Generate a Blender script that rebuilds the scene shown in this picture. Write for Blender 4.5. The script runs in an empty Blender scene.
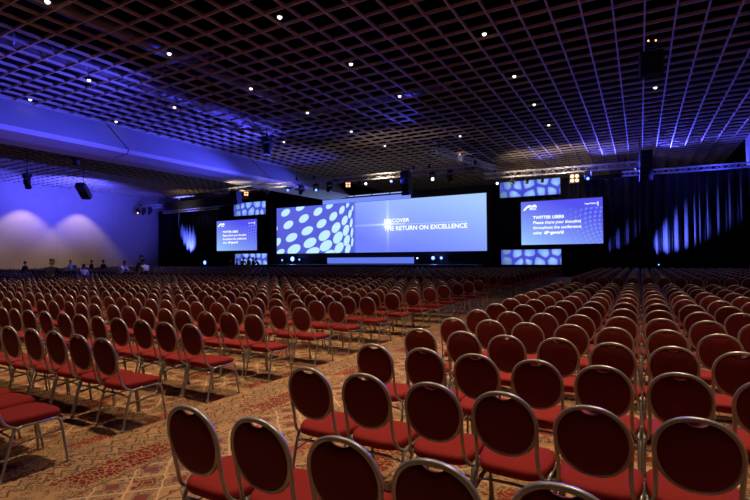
import bpy, bmesh, math, random
import numpy as np
from mathutils import Vector, Matrix
random.seed(7); rng = np.random.default_rng(5)
S = bpy.context.scene
COL = S.collection
PI = math.pi

# ------------------------------------------------------------------ camera, exposure, world
cam_d = bpy.data.cameras.new('camera'); cam = bpy.data.objects.new('camera', cam_d); COL.objects.link(cam)
YAW, PITCH, ROLL, EYE, FPX = .5114, .0149, -.0085, 1.76, 472.93
cam_d.sensor_width = 36; cam_d.lens = FPX * 36 / 750; cam_d.clip_end = 300; cam_d.clip_start = .05
_f = Vector((-math.sin(YAW) * math.cos(PITCH), math.cos(YAW) * math.cos(PITCH), math.sin(PITCH)))
_r = Vector((math.cos(YAW), math.sin(YAW), 0)); _u = _r.cross(_f)
r2 = _r * math.cos(ROLL) + _u * math.sin(ROLL); u2 = -_r * math.sin(ROLL) + _u * math.cos(ROLL)
cam.matrix_world = Matrix(((r2.x, u2.x, -_f.x, 0), (r2.y, u2.y, -_f.y, 0), (r2.z, u2.z, -_f.z, EYE), (0, 0, 0, 1)))
S.camera = cam
S.view_settings.view_transform = 'Standard'; S.view_settings.look = 'None'
S.view_settings.gamma = 1; S.view_settings.exposure = 0; S.view_settings.use_curve_mapping = False
w = bpy.data.worlds.new('world'); S.world = w; w.use_nodes = True
w.node_tree.nodes['Background'].inputs[0].default_value = (.02, .02, .05, 1)
w.node_tree.nodes['Background'].inputs[1].default_value = .3
S.cycles.max_bounces = 5; S.cycles.diffuse_bounces = 3; S.cycles.glossy_bounces = 3
S.cycles.sample_clamp_indirect = 4

WARM = (1.0, .75, .50); BLUE = (.06, .065, 1.0); COOL = (.75, .82, 1.0)
LAMP_BOWL = 1350.0      # watts of one ceiling bowl
CEIL = 10.26
FL = -.08               # floor level


def spot(loc, aim, energy, color, angle, blend=.6, size=.12):
    d = bpy.data.lights.new('spot_lamp', 'SPOT'); d.energy = energy; d.color = color
    d.spot_size = math.radians(angle); d.spot_blend = blend; d.shadow_soft_size = size
    o = bpy.data.objects.new('spot_lamp', d); COL.objects.link(o); o.location = loc
    o.rotation_euler = (Vector(aim) - Vector(loc)).to_track_quat('-Z', 'Y').to_euler()
    return o


def point(loc, energy, color, size=.3):
    d = bpy.data.lights.new('point_lamp', 'POINT'); d.energy = energy; d.color = color; d.shadow_soft_size = size
    o = bpy.data.objects.new('point_lamp', d); COL.objects.link(o); o.location = loc
    return o


def area(loc, aim, energy, color, sx, sy):
    d = bpy.data.lights.new('flood_lamp', 'AREA'); d.energy = energy; d.color = color; d.shape = 'RECTANGLE'
    d.size = sx; d.size_y = sy
    o = bpy.data.objects.new('flood_lamp', d); COL.objects.link(o); o.location = loc
    o.rotation_euler = (Vector(aim) - Vector(loc)).to_track_quat('-Z', 'Y').to_euler()
    return o


# blue wash from the stage rig: ceiling lattice, the soffits, the side wall, the stage drapes
for (loc, aim, e, ang) in [
    ((-19, 27, 6.6), (-28.6, 18, 9.0), 9000, 90),       # long soffit
    ((-20, 36, 6.8), (-28.6, 28, 9.0), 4200, 80),
    ((-17, 15, 6.5), (-28.6, 9, 9.0), 5500, 90),
    ((-22, 24, 8.0), (-18, 24, 10.3), 500, 120),
    ((-8, 45.4, 9.1), (-4, 34, 10.5), 4500, 60),         # lattice, raking from above the near drapes
    ((-3, 45.4, 9.1), (2, 32, 10.5), 14000, 80),
    ((2, 45.4, 9.1), (5, 32, 10.5), 14000, 80),
    ((-14, 42, 8.9), (-12, 30, 10.3), 1500, 60),
    ((-13, 30, 9.1), (-12.3, 16, 10.4), 5000, 42),
    ((-50, 20, 7.0), (-60, 22, 10.2), 3200, 95),         # side bay
    ((-50, 30, 7.0), (-60, 30, 10.2), 4200, 95),
    ((-50, 38, 7.0), (-60, 39, 7.5), 2200, 80),
    ((-50, 28, 7.5), (-54, 29, 10.3), 7000, 120),
    ((0, 38, 7), (6.95, 43.0, 9.3), 5000, 34),
]:
    spot(loc, aim, e, BLUE, ang, .8, .25)
for (loc, aim, e, ang) in [
    ((-52.2, 41.4, .2), (-53.5, 43.75, 5.0), 260000, 34),   # uplights at the foot of the drapes
    ((-1.2, 41.6, .3), (2.9, 43.75, 3.7), 75000, 32),
    ((-4.2, 42.0, .3), (-1.2, 43.75, 3.3), 9000, 20),
]:
    spot(loc, aim, e, (.10, .14, 1.0), ang, .9, .05)
# lamps above the lattice
for x, y, e in ((-25.5, 17.5, 14), (-25.3, 21.5, 35), (-24.8, 25, 35), (-22, 12.5, 16), (-19.5, 14.2, 16), (-11.6, 25, 20)):
    point((x, y, 11.3), e, BLUE, .15)


# ------------------------------------------------------------------ materials
def mat(name, base=(.5, .5, .5), rough=.6, metal=0.0, emis=None, es=0.0, noise=0.0, nscale=20.0, bump=0.0, spec=.5):
    m = bpy.data.materials.new(name); m.use_nodes = True; nt = m.node_tree; b = nt.nodes['Principled BSDF']
    b.inputs['Base Color'].default_value = (*base, 1); b.inputs['Roughness'].default_value = rough
    b.inputs['Metallic'].default_value = metal; b.inputs['Specular IOR Level'].default_value = spec
    if emis: b.inputs['Emission Color'].default_value = (*emis, 1); b.inputs['Emission Strength'].default_value = es
    if noise or bump:
        tc = nt.nodes.new('ShaderNodeTexCoord'); n = nt.nodes.new('ShaderNodeTexNoise')
        n.inputs['Scale'].default_value = nscale; n.inputs['Detail'].default_value = 4
        nt.links.new(tc.outputs['Object'], n.inputs['Vector'])
        if noise:
            mx = nt.nodes.new('ShaderNodeMix'); mx.data_type = 'RGBA'
            mx.inputs[6].default_value = (*[c * (1 - noise) for c in base], 1)
            mx.inputs[7].default_value = (*[min(1, c * (1 + noise)) for c in base], 1)
            nt.links.new(n.outputs['Fac'], mx.inputs[0]); nt.links.new(mx.outputs[2], b.inputs['Base Color'])
        if bump:
            bp = nt.nodes.new('ShaderNodeBump'); bp.inputs['Strength'].default_value = bump; bp.inputs['Distance'].default_value = .01
            nt.links.new(n.outputs['Fac'], bp.inputs['Height']); nt.links.new(bp.outputs[0], b.inputs['Normal'])
    return m


M_METAL = mat('champagne_tube', (.42, .40, .37), .38, .6, noise=.08, nscale=60)
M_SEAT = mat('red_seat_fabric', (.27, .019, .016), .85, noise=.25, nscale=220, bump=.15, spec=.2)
M_BACK = mat('red_back_fabric_shaded', (.16, .016, .012), .8, noise=.3, nscale=260, bump=.15, spec=.25)  # backrest red darkened: shade on the camera side put into the colour
M_PAN = mat('seat_pan_black', (.02, .012, .012), .8)
M_SLAT = mat('brown_slat_paint', (.52, .41, .31), .8, noise=.1, nscale=3)
M_DECK = mat('dark_deck', (.0015, .0015, .002), .95, spec=.0)
M_DUCT = mat('duct_metal', (.25, .25, .28), .5, .3, noise=.1, nscale=5)
M_SOFFIT = mat('white_plaster', (.72, .70, .68), .7, noise=.03, nscale=2)
M_JOINT = mat('dark_joint', (.05, .05, .06), .9)
M_WALL = mat('beige_wall_cloth', (.50, .42, .36), .85, noise=.08, nscale=1.2)
M_WALLD = mat('dark_wall', (.05, .045, .045), .9, noise=.1, nscale=2)
M_DRAPE = mat('black_drape', (.011, .011, .014), .85, noise=.1, nscale=3, spec=.2)
M_BLACK = mat('black_paint', (.012, .012, .013), .5, noise=.1, nscale=8)
M_BLACKM = mat('matt_black', (.006, .006, .007), .85)
M_ALU = mat('truss_aluminium', (.75, .73, .69), .45, .35, noise=.05, nscale=9)
M_LENS_B = mat('blue_lens', (.1, .1, .3), .3, emis=(.13, .24, 1.0), es=4)
M_LENS_W = mat('white_lens', (.5, .5, .5), .3, emis=(.75, .85, 1.0), es=6)
M_LENS_O = mat('warm_lens', (.5, .3, .2), .3, emis=(1.0, .45, .2), es=5)
M_BOWL = mat('lit_glass_bowl', (.8, .8, .8), .3, emis=(1.0, .9, .78), es=2.2)
M_LENS_OFF = mat('grey_glass', (.12, .12, .14), .2)
M_CLOTH = mat('pale_table_cloth', (.62, .50, .40), .85, noise=.05, nscale=4)
M_PAPER = mat('white_paper', (.85, .84, .8), .8)


class NT:
    def __init__(s, nt): s.nt = nt

    def m(s, op, a, b=0.0, c=None, clamp=False):
        n = s.nt.nodes.new('ShaderNodeMath'); n.operation = op; n.use_clamp = clamp
        for i, v in enumerate((a, b, c)):
            if v is None: continue
            if isinstance(v, (int, float)): n.inputs[i].default_value = v
            else: s.nt.links.new(v, n.inputs[i])
        return n.outputs[0]

    def band(s, v, lo, hi):       # 1 inside (lo, hi)
        return s.m('MULTIPLY', s.m('GREATER_THAN', v, lo), s.m('LESS_THAN', v, hi))

    def mix(s, f, a, b):
        n = s.nt.nodes.new('ShaderNodeMix'); n.data_type = 'RGBA'
        s.nt.links.new(f, n.inputs[0])
        for i, v in ((6, a), (7, b)):
            if isinstance(v, tuple): n.inputs[i].default_value = (*v, 1)
            else: s.nt.links.new(v, n.inputs[i])
        return n.outputs[2]

    def noise(s, vec, scale, detail=2, rough=.5):
        n = s.nt.nodes.new('ShaderNodeTexNoise'); n.inputs['Scale'].default_value = scale
        n.inputs['Detail'].default_value = detail; n.inputs['Roughness'].default_value = rough
        s.nt.links.new(vec, n.inputs['Vector']); return n.outputs['Fac']

    def vor(s, vec, scale, feat='F1'):
        n = s.nt.nodes.new('ShaderNodeTexVoronoi'); n.inputs['Scale'].default_value = scale; n.feature = feat
        s.nt.links.new(vec, n.inputs['Vector']); return n.outputs['Distance'], (n.outputs['Color'] if feat == 'F1' else None)


def carpet():
    m = bpy.data.materials.new('patterned_carpet'); m.use_nodes = True; nt = m.node_tree; k = NT(nt)
    b = nt.nodes['Principled BSDF']; b.inputs['Roughness'].default_value = .95; b.inputs['Specular IOR Level'].default_value = .1
    tc = nt.nodes.new('ShaderNodeTexCoord'); P = tc.outputs['Object']
    sx = nt.nodes.new('ShaderNodeSeparateXYZ'); nt.links.new(P, sx.inputs[0])
    wob = k.m('MULTIPLY', k.m('SUBTRACT', k.noise(P, 9, 2), .5), .05)
    X = k.m('ADD', sx.outputs[0], wob); Y = k.m('ADD', sx.outputs[1], wob)
    PX = 2.0                                                    # one repeat of the woven panel across
    x = k.m('FLOORED_MODULO', k.m('ADD', X, 4.3), PX)           # 0 at the red band's outer edge
    row = k.m('FLOOR', k.m('DIVIDE', k.m('ADD', X, 4.3), PX))
    y = k.m('FLOORED_MODULO', k.m('ADD', Y, k.m('MULTIPLY', row, .7)), 2.02)
    tan1, tan2 = (.62, .36, .165), (.44, .235, .10)
    base = k.mix(k.noise(P, 5, 5, .7), tan1, tan2)
    # fine woven figure everywhere: grey-brown strokes and small red and slate flecks
    mp = nt.nodes.new('ShaderNodeMapping'); nt.links.new(P, mp.inputs[0]); mp.inputs['Scale'].default_value = (1, 1.6, 1)
    d1, c1 = k.vor(mp.outputs[0], 28, 'DISTANCE_TO_EDGE')
    strokes = k.m('MULTIPLY', k.m('LESS_THAN', d1, .09), k.m('GREATER_THAN', k.noise(P, 7, 3), .44))
    base = k.mix(strokes, base, (.19, .115, .065))
    d2, c2 = k.vor(mp.outputs[0], 11)
    flk = k.m('MULTIPLY', k.m('LESS_THAN', d2, .28), k.m('GREATER_THAN', k.noise(P, 3.1, 2), .55))
    base = k.mix(flk, base, (.26, .022, .016))
    d3, c3 = k.vor(P, 13)
    flk2 = k.m('MULTIPLY', k.m('LESS_THAN', d3, .25), k.m('GREATER_THAN', k.noise(P, 2.3, 2), .52))
    base = k.mix(flk2, base, (.13, .12, .115))
    # chain border: two columns of short zig-zag links either side of the red band
    def zig(cx, wd, per):
        t = k.m('ABSOLUTE', k.m('SUBTRACT', k.m('FLOORED_MODULO', Y, per), per / 2))
        line = k.m('ABSOLUTE', k.m('SUBTRACT', k.m('SUBTRACT', x, cx), k.m('SUBTRACT', k.m('MULTIPLY', t, wd * 4 / per), wd)))
        return k.m('MULTIPLY', k.m('LESS_THAN', line, .013), k.band(x, cx - wd * 1.3, cx + wd * 1.3))
    for cx, wd, per in ((1.93, .05, .13), (1.80, .05, .13), (1.66, .04, .2), (1.15, .05, .13)):
        base = k.mix(zig(cx, wd, per), base, (.13, .085, .055))
    # diamond lattice panel
    u = k.m('SUBTRACT', x, .73)
    def dia(per_x, per_y):
        a = k.m('ABSOLUTE', k.m('SUBTRACT', k.m('FLOORED_MODULO', k.m('ADD', u, per_x / 2), per_x), per_x / 2))
        c = k.m('ABSOLUTE', k.m('SUBTRACT', k.m('FLOORED_MODULO', k.m('ADD', Y, -2.49 + per_y / 2), per_y), per_y / 2))
        return k.m('ADD', k.m('DIVIDE', a, per_x / 2), k.m('DIVIDE', c, per_y / 2)), a, c
    q, a, c = dia(.36, .36)
    inside = k.band(x, .42, 1.05)
    pale = k.m('MULTIPLY', k.m('MULTIPLY', k.m('GREATER_THAN', q, .93), k.m('LESS_THAN', q, 1.07)), inside)
    base = k.mix(pale, base, (.72, .46, .24))
    core = k.m('MULTIPLY', k.m('LESS_THAN', q, .45), inside)
    base = k.mix(core, base, (.20, .055, .03))
    ring = k.m('MULTIPLY', k.band(q, .22, .30), inside)
    base = k.mix(ring, base, (.46, .24, .10))
    core2 = k.m('MULTIPLY', k.m('GREATER_THAN', q, 1.62), inside)
    base = k.mix(core2, base, (.26, .06, .04))
    core3 = k.m('MULTIPLY', k.band(q, 1.42, 1.62), inside)
    base = k.mix(k.m('MULTIPLY', core3, .5), base, (.16, .14, .12))
    for lx in (.42, 1.06):
        base = k.mix(k.band(x, lx - .008, lx + .008), base, (.14, .085, .05))
    # long red floral bands, ragged at the edge, each about a metre long
    ex = k.m('DIVIDE', k.m('SUBTRACT', x, .20), .17); ey = k.m('DIVIDE', k.m('SUBTRACT', y, .62), .52)
    ell = k.m('MAXIMUM', k.m('ABSOLUTE', ex), k.m('ABSOLUTE', ey))
    leaf = k.noise(P, 17, 3, .6)
    dl, _ = k.vor(mp.outputs[0], 15, 'DISTANCE_TO_EDGE')
    red = k.m('MULTIPLY', k.m('LESS_THAN', k.m('ADD', ell, k.m('MULTIPLY', k.m('SUBTRACT', leaf, .5), 1.1)), .90), k.m('GREATER_THAN', dl, .075))
    base = k.mix(red, base, (.20, .012, .010))
    ex2 = k.m('DIVIDE', k.m('SUBTRACT', x, 1.4), .10); ey2 = k.m('DIVIDE', k.m('SUBTRACT', k.m('FLOORED_MODULO', Y, .8), .4), .24)
    ell2 = k.m('MAXIMUM', k.m('ABSOLUTE', ex2), k.m('ABSOLUTE', ey2))
    red2 = k.m('MULTIPLY', k.m('LESS_THAN', k.m('ADD', ell2, k.m('MULTIPLY', k.m('SUBTRACT', leaf, .5), 1.8)), .85), k.m('GREATER_THAN', dl, .08))
    base = k.mix(red2, base, (.30, .03, .022))
    # pile grain
    base = k.mix(k.m('MULTIPLY', k.noise(P, 120, 2), .35), base, (.12, .06, .03))
    nt.links.new(base, b.inputs['Base Color'])
    bp = nt.nodes.new('ShaderNodeBump'); bp.inputs['Strength'].default_value = .3; bp.inputs['Distance'].default_value = .004
    nt.links.new(k.noise(P, 260, 2), bp.inputs['Height']); nt.links.new(bp.outputs[0], b.inputs['Normal'])
    return m


M_CARPET = carpet()


def art_material(name):
    m = bpy.data.materials.new(name); m.use_nodes = True; nt = m.node_tree
    nt.nodes.remove(nt.nodes['Principled BSDF'])
    a = nt.nodes.new('ShaderNodeAttribute'); a.attribute_name = 'Col'
    e = nt.nodes.new('ShaderNodeEmission'); nt.links.new(a.outputs['Color'], e.inputs[0])
    nt.links.new(e.outputs[0], nt.nodes['Material Output'].inputs[0]); return m


M_ART = art_material('screen_picture')


def emit_mat(name, rgb, s=1.0):
    return mat(name, (.02, .02, .02), .5, emis=rgb, es=s)


M_TEXT = emit_mat('white_screen_lettering', (.92, .96, 1.0), 1.25)


# ------------------------------------------------------------------ mesh helpers
def link(name, me, material=None, parent=None):
    o = bpy.data.objects.new(name, me); COL.objects.link(o)
    if parent is not None: o.parent = parent
    if material is not None:
        if not me.materials: me.materials.append(material)
    return o


def tag(o, label, cat, group=None):
    o['label'] = label; o['category'] = cat
    if group: o['group'] = group
    return o


def empty(name, loc=(0, 0, 0), rz=0.0):
    o = bpy.data.objects.new(name, None); COL.objects.link(o); o.location = loc; o.rotation_euler = (0, 0, rz)
    o.empty_display_size = .2
    return o


class MB:
    def __init__(s): s.v = []; s.f = []

    def add(s, v, f):
        k = len(s.v); s.v += [tuple(p) for p in v]; s.f += [tuple(i + k for i in q) for q in f]

    def box(s, x0, x1, y0, y1, z0, z1):
        s.add([(x0, y0, z0), (x1, y0, z0), (x1, y1, z0), (x0, y1, z0), (x0, y0, z1), (x1, y0, z1), (x1, y1, z1), (x0, y1, z1)],
              [(0, 3, 2, 1), (4, 5, 6, 7), (0, 1, 5, 4), (1, 2, 6, 5), (2, 3, 7, 6), (3, 0, 4, 7)])
        return s

    def tube(s, pts, r, n=8, closed=False, r1=None):
        pts = [Vector(p) for p in pts]; N = len(pts); rings = []
        T = []
        for i in range(N):
            if closed: t = pts[(i + 1) % N] - pts[i - 1]
            else: t = pts[min(i + 1, N - 1)] - pts[max(i - 1, 0)]
            T.append(t.normalized())
        nrm = T[0].orthogonal().normalized()
        if abs(T[0].y) < .9:
            nrm = (Vector((0, 1, 0)) - T[0] * T[0].y).normalized()
        v = []
        for i in range(N):
            nrm = (nrm - T[i] * nrm.dot(T[i])).normalized(); bn = T[i].cross(nrm)
            rr = r if r1 is None else r + (r1 - r) * i / (N - 1)
            for j in range(n):
                a = 2 * PI * j / n
                v.append(pts[i] + nrm * math.cos(a) * rr + bn * math.sin(a) * rr)
        f = []
        for i in range(N if closed else N - 1):
            for j in range(n):
                a, b2 = i * n + j, i * n + (j + 1) % n
                c, d = ((i + 1) % N) * n + (j + 1) % n, ((i + 1) % N) * n + j
                f.append((a, b2, c, d))
        if not closed:
            f.append(tuple(range(n - 1, -1, -1))); f.append(tuple((N - 1) * n + j for j in range(n)))
        s.add(v, f); return s

    def rings(s, rr, cap0=True, cap1=True):
        n = len(rr[0]); v = [p for q in rr for p in q]; f = []
        for i in range(len(rr) - 1):
            for j in range(n):
                f.append((i * n + j, i * n + (j + 1) % n, (i + 1) * n + (j + 1) % n, (i + 1) * n + j))
        if cap0: f.append(tuple(range(n - 1, -1, -1)))
        if cap1: f.append(tuple((len(rr) - 1) * n + j for j in range(n)))
        s.add(v, f); return s

    def cyl(s, c, r0, r1, z0, z1, n=16, axis='z'):
        rr = []
        for z, r in ((z0, r0), (z1, r1)):
            ring = []
            for j in range(n):
                a = 2 * PI * j / n; p = (r * math.cos(a), r * math.sin(a), z)
                if axis == 'y': p = (p[0], p[2], -p[1])
                if axis == 'x': p = (p[2], p[0], p[1])
                ring.append((p[0] + c[0], p[1] + c[1], p[2] + c[2]))
            rr.append(ring)
        return s.rings(rr)

    def mesh(s, name, smooth=False):
        me = bpy.data.meshes.new(name); me.from_pydata(s.v, [], s.f)
        bm = bmesh.new(); bm.from_mesh(me); bmesh.ops.recalc_face_normals(bm, faces=bm.faces); bm.to_mesh(me); bm.free()
        if smooth:
            me.shade_smooth()
        me.update(); return me

    def obj(s, name, m, parent=None, smooth=False):
        return link(name, s.mesh(name, smooth), m, parent)


def smooth_path(pts, k=4, closed=False):
    P = [Vector(p) for p in pts]; N = len(P); out = []
    for i in range(N if closed else N - 1):
        if closed: p0, p1, p2, p3 = P[i - 1], P[i], P[(i + 1) % N], P[(i + 2) % N]
        else: p0, p1, p2, p3 = P[max(i - 1, 0)], P[i], P[i + 1], P[min(i + 2, N - 1)]
        for j in range(k):
            t = j / k
            out.append(.5 * ((2 * p1) + (p2 - p0) * t + (2 * p0 - 5 * p1 + 4 * p2 - p3) * t * t + (3 * p1 - p0 - 3 * p2 + p3) * t ** 3))
    if not closed: out.append(P[-1])
    return out


def structure(o):
    o['kind'] = 'structure'; return o


# ------------------------------------------------------------------ room shell
XL, XR, YB, YF = -60.0, 12.0, -9.0, 56.0
structure(MB().box(XL - .3, XR, YB, YF, FL - .2, FL).obj('floor', M_CARPET))
structure(MB().box(XL - .3, XL, YB, YF, FL, 12.9).obj('wall_left', M_WALL))
structure(MB().box(XR, XR + .3, YB, YF, FL, 12.9).obj('wall_right', M_WALLD))
structure(MB().box(XL, XR, YF, YF + .3, FL, 12.9).obj('wall_front', M_WALLD))
structure(MB().box(XL, XR, YB - .3, YB, FL, 12.9).obj('wall_back', M_WALLD))
# a thin picture rail high on the side wall
structure(MB().box(XL, XL + .05, YB, 43, 8.93, 9.0).obj('trim_1', M_WALL))
# seam lines in the wall covering
for i, yy in enumerate((30.2, 37.0, 23.5, 17)):
    structure(MB().box(XL, XL + .012, yy, yy + .02, FL, 8.93).obj('trim_%d' % (i + 2), M_WALL))

# lattice ceilings: an open grid of deep brown slats under a dark deck
ceil = structure(MB().box(XL, XR, YB, YF, 12.9, 13.1).obj('ceiling', M_DECK))
unit = MB().box(-.5, .5, -.5, .5, -.5, .5).mesh('slat'); unit.materials.append(M_SLAT)


def slat(x0, x1, y0, y1, z0, z1):
    o = bpy.data.objects.new('slat', unit); COL.objects.link(o); o.parent = ceil
    o.location = ((x0 + x1) / 2, (y0 + y1) / 2, (z0 + z1) / 2); o.scale = (x1 - x0, y1 - y0, z1 - z0)


XS0, XS1 = -29.0, 6.9
k = -31
while True:
    x = .255 + .97 * k
    if x > XS1: break
    if x > XS0: slat(x - .027, x + .027, 5.0, YF, CEIL, CEIL + .12)
    k += 1
for k in range(-14, 40):
    y = 18.2 + .955 * k
    if 5 < y < YF: slat(XS0, XS1, y - .027, y + .027, CEIL + .004, CEIL + .115)
for k in range(0, 31):
    x = -30.9 - .97 * k
    if x > XL: slat(x - .027, x + .027, 8, 46, CEIL, CEIL + .12)
for k in range(-10, 30):
    y = 18.2 + .955 * k
    if y < 46: slat(XL, -30.1, y - .027, y + .027, CEIL + .004, CEIL + .115)


# soffits
def soffit(sign, xt, y0, y1):
    prof = [(0, .13), (0, 0), (2.25, -1.92), (2.1, -2.14), (.75, -2.28), (-1.1, -2.2), (-1.1, .13)]
    mb = MB(); rr = [[(xt + sign * a, y, CEIL + z) for a, z in prof] for y in (y0, y1)]
    mb.rings(rr); return mb


tr = structure(soffit(1, -29.0, YB, 42.2).obj('ceiling_soffit', M_SOFFIT))
for y in (17.5, 30.0, 7.0):
    mb = MB(); e = .012
    pts = [(0, .02), (2.25, -1.92), (2.1, -2.14), (.75, -2.28)]
    for (a, z), (a2, z2) in zip(pts, pts[1:]):
        mb.tube([(-29 + a + e, y, CEIL + z), (-29 + a2 + e, y, CEIL + z2)], .02, 4)
    j = mb.obj('joint', M_JOINT, tr)
mb = MB()
s2 = structure(MB().box(6.95, 9.2, 5, 44.2, 8.33, CEIL + .12).obj('ceiling_soffit', M_SOFFIT))
structure(MB().box(-30.0, -29.1, YB, 42.2, CEIL + .14, 12.9).obj('trim_9', M_BLACKM))  # soffit upstand above the lattice, coloured black so no blue light shows on it
# air slots in the underside of the long soffit
for y in (32.5, 34.2):
    MB().box(-27.6, -27.1, y, y + .9, CEIL - 2.29, CEIL - 2.12).obj('air_slot', M_JOINT, tr)

# ducts and pipes between lattice and deck
for i, (x, y, L, r, lab) in enumerate([
    (-24.9, 10, 18, .42, 'round grey air duct above the lattice beside the blue soffit'),
    (-19.8, 9, 14, .30, 'slim round duct above the lattice, one bay in from the soffit')]):
    d = empty('air_duct', (x, y, 11.75)); tag(d, lab, 'duct', 'air ducts above the lattice')
    MB().cyl((0, 0, 0), r, r, 0, L, 20, 'y').obj('pipe_run', M_DUCT, d, True)
    for q in range(int(L // 1.6)):
        MB().cyl((0, 0, 0), r + .03, r + .03, q * 1.6 + .5, q * 1.6 + .58, 20, 'y').obj('collar', M_DUCT, d)
for i, (x0, x1, y, lab) in enumerate([(-27, -17, 15.0, 'flat grey cable tray above the lattice, the nearer one'), (-27.5, -9, 24.6, 'flat grey cable tray above the lattice, the one further in')]):
    d = empty('cable_tray', (x0, y, 11.15)); tag(d, lab, 'cable tray', 'cable trays above the lattice')
    for s in (0, .45): MB().box(0, x1 - x0, s, s + .03, 0, .12).obj('side_rail', M_DUCT, d)
    n = int((x1 - x0) / .4)
    unitr = MB().box(0, .06, 0, .45, 0, .02).mesh('rung'); unitr.materials.append(M_DUCT)
    for q in range(n):
        o = bpy.data.objects.new('rung', unitr); COL.objects.link(o); o.parent = d; o.location = (q * .4 + .1, .015, 0)

# ------------------------------------------------------------------ ceiling downlights
ORD = ['first', 'second', 'third', 'fourth', 'fifth', 'sixth', 'seventh', 'eighth', 'ninth', 'tenth', 'eleventh', 'twelfth', 'thirteenth', 'fourteenth',
       'fifteenth', 'sixteenth', 'seventeenth', 'eighteenth', 'nineteenth', 'twentieth']
ORD += ['twenty-' + o for o in ORD[:9]] + ['thirtieth'] + ['thirty-' + o for o in ORD[:9]] + ['fortieth']
pos = []
visible = {(-28.0, 12.8), (-28.0, 17.5), (-22.6, 12.8), (-22.6, 17.5), (-22.6, 26.8), (-16.85, 8.2), (-16.85, 12.8), (-16.85, 17.5), (-16.85, 22.1),
           (-16.85, 26.9), (-16.85, 31.7), (-10.95, 12.8), (-10.95, 17.5), (-10.95, 22.3), (-10.95, 31.9), (-5.07, 17.7), (-5.07, 22.6), (-5.07, 27.4), (-5.07, 32.2), (.78, 27.8)}
bowl_me = MB()
rr = []
for i in range(6):
    a = i / 5 * PI / 2 * .96; rr.append([(.085 * math.cos(a) * math.cos(2 * PI * j / 14), .085 * math.cos(a) * math.sin(2 * PI * j / 14), -.085 * math.sin(a)) for j in range(14)])
bowl_me.rings(rr); bowl_me = bowl_me.mesh('bowl', True); bowl_me.materials.append(M_BOWL)
cap_me = MB().cyl((0, 0, 0), .125, .125, 0, .03, 14).cyl((0, 0, 0), .09, .05, .03, .16, 14).mesh('lamp_cap'); cap_me.materials.append(M_BLACK)
rod_me = MB().cyl((0, 0, 0), .012, .012, .15, 2.6, 6).mesh('hanger'); rod_me.materials.append(M_BLACK)
for (x, y) in sorted(visible):
    d = empty('ceiling_downlight', (x, y, CEIL - .02))
    col = {-28.0: 'first', -22.6: 'second', -16.85: 'third', -10.95: 'fourth', -5.07: 'fifth', .78: 'sixth'}[x]
    same = sorted(q for (p, q) in visible if p == x)
    tag(d, 'small warm ceiling downlight, %s outward from the camera, %s line from the long blue soffit' % (ORD[same.index(y)], col), 'ceiling light', 'warm downlights under the lattice')
    for nm, me in (('bowl', bowl_me), ('lamp_cap', cap_me), ('hanger', rod_me)):
        o = bpy.data.objects.new(nm, me); COL.objects.link(o); o.parent = d
for x in (-22.6, -16.85, -10.95, -5.07, .78, 6.2):
    for y in (3.4, 8.2, 12.8, 17.6, 22.3, 27, 31.9):
        seen = any(abs(x - a) < .1 and abs(y - b) < 1 for a, b in visible)
        e = LAMP_BOWL * (1.75 if y < 10 else .5 if y < 15 else .22 if y < 20 else .1)
        if x < -15: e *= .6
        if y < 5: e *= .8
        spot((x, y, CEIL - .18), (x, y, 0), e, WARM, 68 if y < 16 else 60, .9, .11)
for x in (-52, -44, -36):
    for y in (6, 14, 22, 30):
        spot((x, y, CEIL - .2), (x, y, 0), LAMP_BOWL * .2, WARM, 70, .8, .11)
spot((-27.6, 17.6, 7.7), (-27.4, 18.0, 0), 420, WARM, 60, .9, .11)      # lamp in the soffit's underside over the cross aisle
# wall washers that throw the two pale scallops on the side wall
for y, e in ((26.7, 1300), (32.7, 1150), (20.5, 700)):
    spot((XL + 2.4, y, 10.0), (XL + 2.0, y, 0), e, (1.0, .76, .48), 84, .4, .05)


# ------------------------------------------------------------------ banquet chair
TILT = math.radians(11)


def bp(u, v, off=0.0):          # a point of the tilted back plane: u across, v up along it, off toward the sitter
    return (u, -math.sin(TILT) * v + off * math.cos(TILT) - .005, .5925 + math.cos(TILT) * v + off * math.sin(TILT))


RU, RV, VC = .196, .203, .200


def se(a, ru, rv, p=2.2):
    c, s = math.cos(a), math.sin(a)
    return ru * math.copysign(abs(c) ** (2 / p), c), rv * math.copysign(abs(s) ** (2 / p), s)


def back_frame(nr=40, n=8, k=4):
    mb = MB()
    pts = []
    for i in range(nr):
        u, v = se(2 * PI * i / nr, RU, RV); pts.append(bp(u * (1 - .06 * (v < 0) * abs(v) / RV), v + VC))
    mb.tube(pts, .0145, n, True)
    for s in (-1, 1):
        path = [bp(s * .195, .20), bp(s * .194, .12), bp(s * .190, .04), (s * .191, .004, .565), (s * .198, .022, .50), (s * .212, .062, .445), (s * .228, .12, .416)]
        mb.tube(smooth_path(path, k) if k > 1 else path, .0125, n)
    return mb


def pad_outline(n, scale, notch=True):
    out = []
    for i in range(n):
        a = 2 * PI * i / n + PI / 2
        u, v = se(a, (RU - .008) * scale, (RV - .006) * scale)
        u *= (1 - .06 * (v < 0) * abs(v) / RV)
        if notch and v > 0:
            wn = max(0, 1 - (abs(u) / .062) ** 2.5) if abs(u) < .062 else 0
            v -= .036 * wn * scale
        out.append((u, v))
    return out


def backrest(n=48):
    mb = MB()
    lay = [(.55, -.021), (.86, -.018), (.965, -.011), (1.0, 0), (.965, .016), (.86, .028), (.5, .034)]
    mb.rings([[bp(u, v + VC, off) for u, v in pad_outline(n, sc)] for sc, off in lay])
    return mb


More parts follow.
